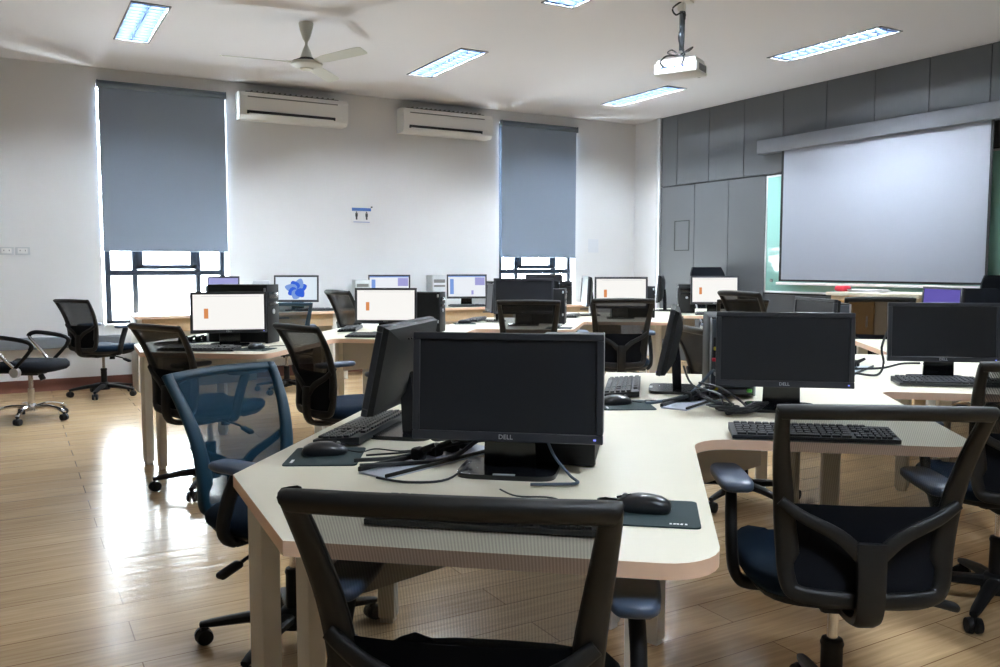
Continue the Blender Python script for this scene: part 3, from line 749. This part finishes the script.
# A1
place(mon_off, at(1, -.31, 1.91), 40, 'black switched off monitor right of centre, above a tangle of cables')
place(tw, at(1, -.45, 2.34), -50, 'computer tower with rear sockets showing at the left of the right-of-centre monitor')
place(kb, at(1, -.30, 1.43), 40, 'black keyboard in front of the right-of-centre monitor, behind the right chair')
place(mon_tilt, at(1, -.67, 2.30), 132, 'black monitor seen edge on, standing right of the centre monitor on the desk')
place(kb, at(1, -.85, 2.29), 130, 'black keyboard just right of the centre monitor, in front of the edge-on monitor')
place(pd, at(1, -.83, 1.90), 118, 'dark mouse pad just right of the centre foreground monitor')
place(ms, at(1, -.86, 1.91, ZT+.003), 100, 'black mouse just right of the centre foreground monitor')
place(plt, at(1, -.58, 2.02), 66-90, 'aluminium power plate under cables left of the right-of-centre monitor')
# A2
place(mon_off, at(2, -.29, 1.77), 40, 'black switched off monitor at the right edge of the picture')
place(tw, at(2, -.60, 2.58), -50, 'computer tower with silver rear panel between the two right-hand monitors')
place(kb, at(2, -.29, 1.60), 40, 'black keyboard in front of the monitor at the right edge')
place(mon_off, at(2, -.69, 2.24), 116, 'black monitor turned away, its grey back peeping over the right-of-centre monitor')
place(plt, at(2, -.58, 2.02), 66-90, 'aluminium power plate left of the monitor at the right edge')
place(mon_purple, at(4, -.87, 2.55), 112, 'purple lit monitor peeping over the right-edge monitor, below the projection screen')

# cables on the foreground desks
z = ZT+.004
def C3(k, pts, r, l, m='cable'):
    return cable([at(k, p, q, ZT+h) for p, q, h in pts], r, l, m)
C3(0, [(-.70, 1.93, .012), (-.60, 1.97, .014), (-.50, 2.05, .03), (-.44, 2.12, .03), (-.36, 2.2, .02)], .005, 'thick black lead lying along the far edge of the left power plate')
C3(0, [(-.66, 1.86, .016), (-.55, 1.93, .012), (-.47, 1.99, .014), (-.40, 2.0, .06), (-.36, 1.98, .04)], .0055, 'black lead with a plug end along the near edge of the left power plate')
C3(0, [(-.70, 2.02, .004), (-.60, 2.08, .004), (-.55, 2.16, .004), (-.5, 2.2, .004)], .0025, 'thin mouse lead running from the left mouse pad to the power plate')
C3(0, [(-.60, 1.80, .006), (-.52, 1.78, .004), (-.44, 1.82, .004), (-.41, 1.93, .02)], .0028, 'thin black lead looping in front of the left power plate')
C3(0, [(-.24, 1.94, .10), (-.21, 1.90, .05), (-.17, 1.87, .012), (-.15, 1.83, .006), (-.2, 1.81, .006), (-.25, 1.80, .006)], .0035, 'grey lead curling at the foot of the centre foreground monitor', 'cable_blue')
C3(0, [(-.63, 2.30, .10), (-.60, 2.22, .05), (-.57, 2.19, .015), (-.54, 2.25, .006)], .004, 'black lead hanging from the edge-on monitor left of centre')
C3(1, [(-.62, 2.26, .10), (-.60, 2.2, .05), (-.56, 2.13, .02), (-.54, 2.08, .02)], .004, 'black lead hanging behind the edge-on monitor right of centre')
C3(1, [(-.515, 2.135, .10), (-.53, 2.09, .10), (-.58, 2.04, .05), (-.63, 2.0, .02), (-.72, 1.95, .008), (-.76, 1.93, .006)], .006, 'thick grey lead curving from tower sockets beside the right-of-centre monitor', 'cable_blue')
C3(1, [(-.51, 2.135, .04), (-.58, 2.02, .03), (-.70, 1.93, .012), (-.62, 2.0, .01), (-.5, 2.1, .01)], .007, 'black lead below the tower sockets left of the right-of-centre monitor')
for i in range(7):
    r0 = random.Random(i+3); j = lambda s: r0.uniform(-s, s)
    C3(1, [(-.58+j(.02), 2.0+j(.03), .03+.02*i % .05), (-.52+j(.03), 1.88+j(.04), .05+j(.03)), (-.47+j(.04), 1.83+j(.05), .02), (-.53+j(.04), 1.77+j(.04), .006+.004*i), (-.46+j(.03), 1.74+j(.03), .008+.004*i), (-.40+j(.02), 1.83+j(.03), .02+j(.015)), (-.36, 1.86, .03)], .0032+.0004*(i % 3), 'one of the tangled black leads left of the right-of-centre monitor foot')['group'] = 'tangled black leads'
C3(2, [(-.545, 2.375, .21), (-.55, 2.33, .2), (-.545, 2.30, .12), (-.57, 2.26, .03), (-.54, 2.15, .01), (-.56, 2.05, .012)], .006, 'grey lead hanging from the silver tower sockets between the right-hand monitors', 'cable_blue')
C3(2, [(-.49, 1.82, .20), (-.515, 1.80, .13), (-.50, 1.82, .06), (-.53, 1.80, .012), (-.6, 1.86, .01)], .005, 'black lead hanging from the left side of the right-edge monitor')
C3(2, [(-.70, 1.95, .012), (-.58, 2.0, .014), (-.46, 2.0, .02), (-.40, 1.92, .05), (-.34, 1.86, .06)], .005, 'black lead over the power plate left of the right-edge monitor')

# back run, window side
place(mon_page, at(0, -.31, 1.80, run=Cc), 16, 'lit monitor with a white page and orange bar, in front of the left window')
place(tw, at(0, -.33, 2.02, run=Cc), 40, 'black computer tower behind the lit monitor near the left window').scale.z = 1.12
place(kb, at(0, -.34, 1.50, run=Cc), 34, 'dark keyboard below the lit monitor near the left window')
place(pd, at(0, -.06, 1.62, run=Cc), 40, 'dark mouse pad beside the tower near the left window')
place(ms, at(0, -.06, 1.64, ZT+.003, run=Cc), 60, 'mouse on the pad beside the tower near the left window')
place(plt, at(0, -.66, 1.92, run=Cc), -24, 'power plate left of the lit monitor near the left window')
place(mon_page, at(1, -.40, 1.80, run=Cc), 32, 'lit monitor with a white page and orange bar, left of centre in mid room')
place(tw, at(1, -.25, 2.03, run=Cc), 40, 'dark computer tower right behind the lit monitor left of centre')
place(kb, at(1, -.36, 1.50, run=Cc), 40, 'dark keyboard below the lit monitor left of centre')
place(kb, at(1, -.78, 2.1, run=Cc), 118, 'dark keyboard lying left of the foot of the lit monitor left of centre')
place(mon_off, at(2, -.32, 1.80, run=Cc), 33, 'small dark monitor beyond the centre foreground monitor, behind a chair').scale = (1.1, 1.1, 1.17)
place(mon_off, at(2, -.66, 2.30, run=Cc), 112, 'dark monitor seen from behind, left of the small dark monitor in mid room')
place(kb, at(2, -.83, 2.30, run=Cc), 130, 'keyboard behind the centre monitor, left of the mid room dark monitors')
place(pd, at(2, -.84, 1.92, run=Cc), 110, 'mouse pad behind the centre monitor top left corner'); place(ms, at(2, -.84, 1.93, ZT+.003, run=Cc), 110, 'mouse behind the centre monitor top left corner')
place(tw, at(2, -.20, 2.03, run=Cc), 40, 'dark computer tower right behind the small dark mid room monitor')
place(pd, at(2, -.0, 1.55, run=Cc), 40, 'mouse pad right of the small chair behind the centre monitor'); place(ms, at(2, -.02, 1.56, ZT+.003, run=Cc), 40, 'mouse right of the small chair behind the centre monitor')
place(mon_page, at(3, -.33, 1.82, run=Cc), 34, 'lit beige monitor with an orange bar beyond the empty chair at the middle').scale = (1.1, 1.1, 1.17)
place(tw, at(3, -.22, 2.03, run=Cc), 40, 'dark tower at the right of the lit beige monitor')
place(mon_off, at(3, -.66, 2.30, run=Cc), 118, 'dark monitor seen edge on, left of the lit beige monitor').scale = (1.1, 1.1, 1.17)
place(kb, at(3, -.80, 2.0, run=Cc), 130, 'keyboard left of the lit beige monitor')
place(mon_page, at(4, -.17, 1.80, run=Cc), 34, 'lit monitor with an orange bar in front of the grey wall').scale = (1.1, 1.1, 1.17)
place(tw, at(4, -.44, 2.02, run=Cc), 130, 'dark tower left of the lit monitor in front of the grey wall')
place(mon_lilac, at(4, -.68, 2.25, run=Cc), 130+4, 'monitor seen edge on with its lit side left, before the grey wall').scale = (1.1, 1.1, 1.17)
place(kb, at(4, -.15, 1.50, run=Cc), 40, 'keyboard below the lit monitor in front of the grey wall')

# ------------------------------------------------------------------ chairs in place
put_chair(chairB, (-.262, 1.085), 38, 'nearest black mesh office chair, seen from behind at the bottom centre')
put_chair(chairB, (.51, 1.95), 35, 'black mesh office chair seen from behind at the right foreground')
put_chair(chairT, (-1.42, 2.655), 152, 'black mesh office chair tinted blue for window glare, at the left side of the nearest desk').scale.z = .955
put_chair(chairD, (-2.53, 4.02), 66, 'black mesh chair leaning before the lit monitor near the left window')
put_chair(chairD, (-1.80, 4.14), 78, 'black mesh chair with a blue seat in the gap behind the glare-tinted chair')
put_chair(chairD, (-.87, 6.14), 32, 'black mesh chair just above the centre monitor, before the small dark monitor').scale.z = 1.06
put_chair(chairD, (-.19, 6.30), 30, 'black mesh chair with back turned, before the lit beige monitor').scale.z = 1.07
put_chair(chairD, (.20, 4.42), 111, 'black chair standing behind the edge-on monitor right of the centre monitor')
put_chair(chairD, (.84, 8.0), 34, 'black mesh chair before the lit monitor in front of the grey wall')
put_chair(chairD, (1.27, 2.93), 36, 'black mesh chair cut off by the right picture edge')
put_chair(chairD, (-2.44, 6.42), 85, 'dark mesh chair just left of the lit monitor left of centre').scale.z = 1.12

# by the wall: one mesh chair, one chrome arm chair
def at_xy(proto, x, y, hd, l): return place(proto, (x, y, 0), hd, l)
at_xy(chairD, .74, 8.85, 56, 'black mesh office chair standing by the wall left of the left window')
at_xy(chairT, 2.33, 8.25, 12, 'dark teal chair back in front of the monitor showing a blue swirl')
at_xy(chairD, 5.55, 4.05, 48, 'black chair with its back to the viewer, between the two right-hand monitors').scale.z = 1.09
at_xy(chairD, 4.66, 4.18, 100, 'dark chair peeping over the top edge of the right-of-centre monitor').scale.z = 1.14
bpy.context.view_layer.update()

def chrome_chair():
    t = thing('visitor_chair', 'dark armchair with looped arms and chrome star base at the left edge', 'chair', (.11, 7.86-.12, 0), 120)
    def se(a, b2, z, n=28, e=.6, yo=0): return [(math.copysign(abs(math.cos(2*PI*k/n))**e, math.cos(2*PI*k/n))*a, yo+math.copysign(abs(math.sin(2*PI*k/n))**e, math.sin(2*PI*k/n))*b2, z-(.02 if math.sin(2*PI*k/n) < -.8 else 0)) for k in range(n)]
    mb = MB(); mb.rings([se(.23, .24, .40), se(.25, .26, .42), se(.25, .26, .45), se(.235, .24, .475), se(.15, .16, .485)]); mb.build('seat', 'fabric_black', t, 60)
    g = []
    mb = MB(); N = 14
    rs = []
    for j in range(9):
        u = j/8; z = .50+.47*u; h = .20+.03*math.sin(u*PI)
        if u > .9: h *= .9
        y = -.235-.10*u*u
        y -= .16; rs.append([(h*(k/6-1), y+.35*(h*(k/6-1))**2, z) for k in range(13)]+[(h*(1-k/6), y-.045+.35*(h*(1-k/6))**2, z) for k in range(13)])
    mb.rings(rs); mb.build('backrest', 'fabric_black', t, 60)
    for s in (-1, 1):
        P = catmull([(s*.24, .06, .40), (s*.275, -.03, .50), (s*.28, -.14, .63), (s*.28, -.15, .665), (s*.28, -.08, .685), (s*.28, .10, .66), (s*.28, .17, .63), (s*.278, .15, .57), (s*.27, .03, .44), (s*.25, .0, .40)], 6)
        n1 = len(P); 
        mb = MB(); mb.m(0).sweep(P[:16], .026, .022, 8, up=(1, 0, .1)); mb.m(1).sweep(P[15:42], .036, .026, 8, up=(1, 0, .1)); mb.m(1).sweep(P[41:], .028, .022, 8, up=(1, 0, .1)); o = mb.build('arm_loop', ['chrome', 'black'], t, 60)
        mb = MB(); mb.cyl((s*.25, .03, .41), (s*.285, .03, .41), .04, .036, 20); mb.build('arm_hub', 'silver', o)
    mb = MB(); mb.box((0, 0, .385), (.16, .2, .04), .01); mb.build('mechanism', 'black', t)
    mb = MB(); mb.cyl((.05, .11, .37), (.05, .13, .33), .022); mb.build('tension_knob', 'black', t)
    mb = MB(); mb.cyl((0, 0, .1), (0, 0, .25), .026); mb.cyl((0, 0, .24), (0, 0, .38), .018); mb.build('gas_lift', 'chrome', t)
    mb = MB(); mb.lathe([(.04, .07), (.042, .11), (.03, .13)])
    for k in range(5):
        a = 2*PI*k/5+.15; d = Vector((math.cos(a), math.sin(a), 0))
        mb.sweep(catmull([d*.02+Vector((0, 0, .10)), d*.14+Vector((0, 0, .112)), d*.25+Vector((0, 0, .088)), d*.29+Vector((0, 0, .065))], 4), .032, .03, 8, flat=.3)
    mb.build('star_base', 'chrome', t)
    for k in range(5):
        a = 2*PI*k/5+.15; d = Vector((math.cos(a), math.sin(a), 0)); c = d*.285; ax = (Vector((-d.y, d.x, 0))+d*.3).normalized()
        mb = MB()
        for s in (-1, 1): mb.cyl(Vector((c.x, c.y, .028))+ax*(s*.005), Vector((c.x, c.y, .028))+ax*(s*.026), .028, .024, 16)
        mb.cyl((c.x, c.y, .03), (c.x, c.y, .07), .009, n=8); mb.build('caster', 'black', t)
    return t
vc = chrome_chair()
dup(vc, (6.6, 3.85, 0), 230, 'dark padded chair at the right picture edge, just above the right-edge monitor').scale = (1, 1, 1.08)
dup(vc, (7.08, 3.78, 0), 225, 'tallest dark padded chair at the right picture edge, before the green board').scale = (1, 1, 1.19)
dup(vc, (7.2, 7.25, 0), 200, 'dark padded high-backed chair beyond the lit monitor before the grey wall').scale = (1, 1, 1.26)

# ------------------------------------------------------------------ wall desks and what stands on them
def wall_desk(x0, x1, label):
    t = thing('wall_desk', label, 'desk', ((x0+x1)/2, YW-.33, 0)); w = x1-x0
    mb = MB(); mb.prism([(-w/2, -.31), (w/2, -.31), (w/2, .30), (-w/2, .30)], .722, .75, 1); mb.build('tabletop', ['desk_top', 'desk_edge'], t)
    for s in (-1, 1):
        mb = MB(); mb.box((s*(w/2-.05), -.02, .361), (.05, .5, .722), .004); mb.build('side_panel', 'desk_leg', t)
    mb = MB(); mb.box((0, -.27, .655), (w-.14, .018, .13), .003); o = mb.build('drawer_front', 'wood_front', t)
    mb = MB(); mb.box((w*.2, -.285, .69), (.14, .012, .018), .004); mb.build('handle', 'grey_slot', o)
    mb = MB(); mb.box((0, .22, .45), (w-.12, .016, .5), .002); mb.build('back_panel', 'desk_leg', t)
    return t
wall_desk(1.02, 3.08, 'pale wall desk with wood drawer front under the left window'); wall_desk(3.95, 5.35, 'pale wall desk with wood front along the wall under the right air conditioner')
wall_desk(5.75, 6.6, 'small pale table under the right window')
yb = YW-.30
place(mon_lilac, (1.94, yb, ZT), 28, 'lilac lit monitor peeping over the tower at the left window').scale = (.75, .9, 1.15)
place(mon_swirl, (2.70, yb-.05, ZT), 30, 'lit monitor showing a blue swirl against the window wall').scale = (1.1, 1.1, 1.17)
place(mon_doc, (3.80, yb-.0, ZT), 28, 'lit monitor above the top of the lit page monitor left of centre').scale = (1.1, 1.1, 1.17)
place(mon_doc, (4.78, yb-.05, ZT), 22, 'lit blue and white monitor against the wall under the right air conditioner').scale = (1.1, 1.1, 1.17)
place(kb, (4.72, yb-.19, ZT), 12, 'dark keyboard before the blue and white monitor on the wall desk')
place(kb, (2.86, yb-.19, ZT), 12, 'dark keyboard before the blue swirl monitor')
place(twW, (2.34, yb+.05, ZT), 105, 'white computer tower left of the blue swirl monitor')
place(twW, (3.47, yb+.05, ZT), 105, 'grey white computer tower left of the monitor above the lit page')
place(twW, (4.40, yb, ZT), 105, 'tall pale computer tower on the wall desk below the right air conditioner').scale = (1, 1, 1.15)
place(tw, (5.22, yb, ZT), 105, 'dark computer tower just left of the right window')
place(mon_off, (5.92, yb, ZT), 22, 'dark monitor standing against the right window').scale = (1.1, 1.1, 1.17)
place(tw, (6.12, yb-.1, ZT), 105, 'dark tower right of the dark monitor at the right window')
# a wall desk under the monitor that sits between the two wall desks
wall_desk(3.10, 3.93, 'narrow pale wall desk between the two longer wall desks')

# teacher's end: podium with papers, monitors and chairs
t = thing('podium', 'light wood teacher desk with a honey coloured side in front of the screen', 'desk', (6.75, 4.75, 0), 0)
mb = MB(); mb.box((0, 0, .985), (.62, .92, .03), .004); mb.build('worktop', 'desk_top', t)
mb = MB(); mb.box((0, 0, .484), (.55, .86, .968), .004); mb.build('body', 'wood_front', t)
mb = MB(); mb.box((-.285, .18, .70), (.02, .42, .46), .004); o = mb.build('door', 'honey', t)
mb = MB(); mb.box((-.30, .03, .75), (.012, .014, .10), .004); mb.build('handle', 'silver', o)
mb = MB()
for k in range(4): mb.box((.0, .0+.01*k, .004+.006*k), (.21, .297, .006), .001, rz=.12*k)
tag(mb.build('paper_stack', 'paper', loc=(6.68, 4.92, 1.0)), 'loose stack of papers on the teacher desk before the screen', 'papers')
mb = MB(); mb.box((0, 0, .03), (.10, .12, .05), .02, 3); tag(mb.build('pouch', 'red', loc=(6.56, 5.12, 1.0)), 'small red pouch at the left end of the teacher desk', 'pouch')

# ------------------------------------------------------------------ repeats share a group
G = {'monitor': 'desktop monitors on the desks', 'keyboard': 'keyboards in front of the monitors', 'mouse': 'computer mice on the desks', 'mouse_pad': 'mouse pads on the desks',
     'computer_tower': 'computer towers on the desks', 'power_plate': 'power plates set in the desks', 'office_chair': 'mesh office chairs', 'visitor_chair': 'padded chairs with looped arms',
     'ceiling_light': 'recessed ceiling lights', 'roller_blind': 'roller blinds over the windows', 'air_conditioner': 'wall air conditioners', 'wall_socket': 'wall sockets', 'wall_desk': 'desks along the window wall', 'cable': 'loose leads on the desks'}
for o in list(COL.objects):
    k = o.name.split('.')[0]
    if o.parent is None and k in G and 'group' not in o: o['group'] = G[k]

# ------------------------------------------------------------------ light
w = bpy.data.worlds.new('daylight'); sc.world = w; w.use_nodes = True
bg = w.node_tree.nodes['Background']; bg.inputs[0].default_value = (.86, .93, 1, 1); bg.inputs[1].default_value = 70.0
for (x0, x1, z0, z1) in (W1, W2):
    la = bpy.data.lights.new('daylight_window', 'AREA'); la.shape = 'RECTANGLE'; la.size = x1-x0-.1; la.size_y = 2.44; la.energy = 1; la.cycles.is_portal = True
    o = bpy.data.objects.new('daylight_window', la); COL.objects.link(o); o.location = ((x0+x1)/2, YW+.16, 1.85); o.rotation_euler = (-PI/2, 0, 0)

# ------------------------------------------------------------------ camera
cam = bpy.data.cameras.new('camera'); cam.sensor_width = 36; cam.lens = 846.6/1000*36; cam.clip_start = .05
co = bpy.data.objects.new('camera', cam); COL.objects.link(co); co.location = (0, 0, 1.23)
co.rotation_euler = (PI/2-.07898, 0, -math.radians(30.0)); sc.camera = co
sc.view_settings.view_transform = 'Standard'; sc.view_settings.look = 'None'; sc.view_settings.gamma = 1; sc.view_settings.use_curve_mapping = False
sc.view_settings.exposure = 0.
sc.cycles.use_denoising = True
sc.cycles.max_bounces = 10; sc.cycles.transparent_max_bounces = 16
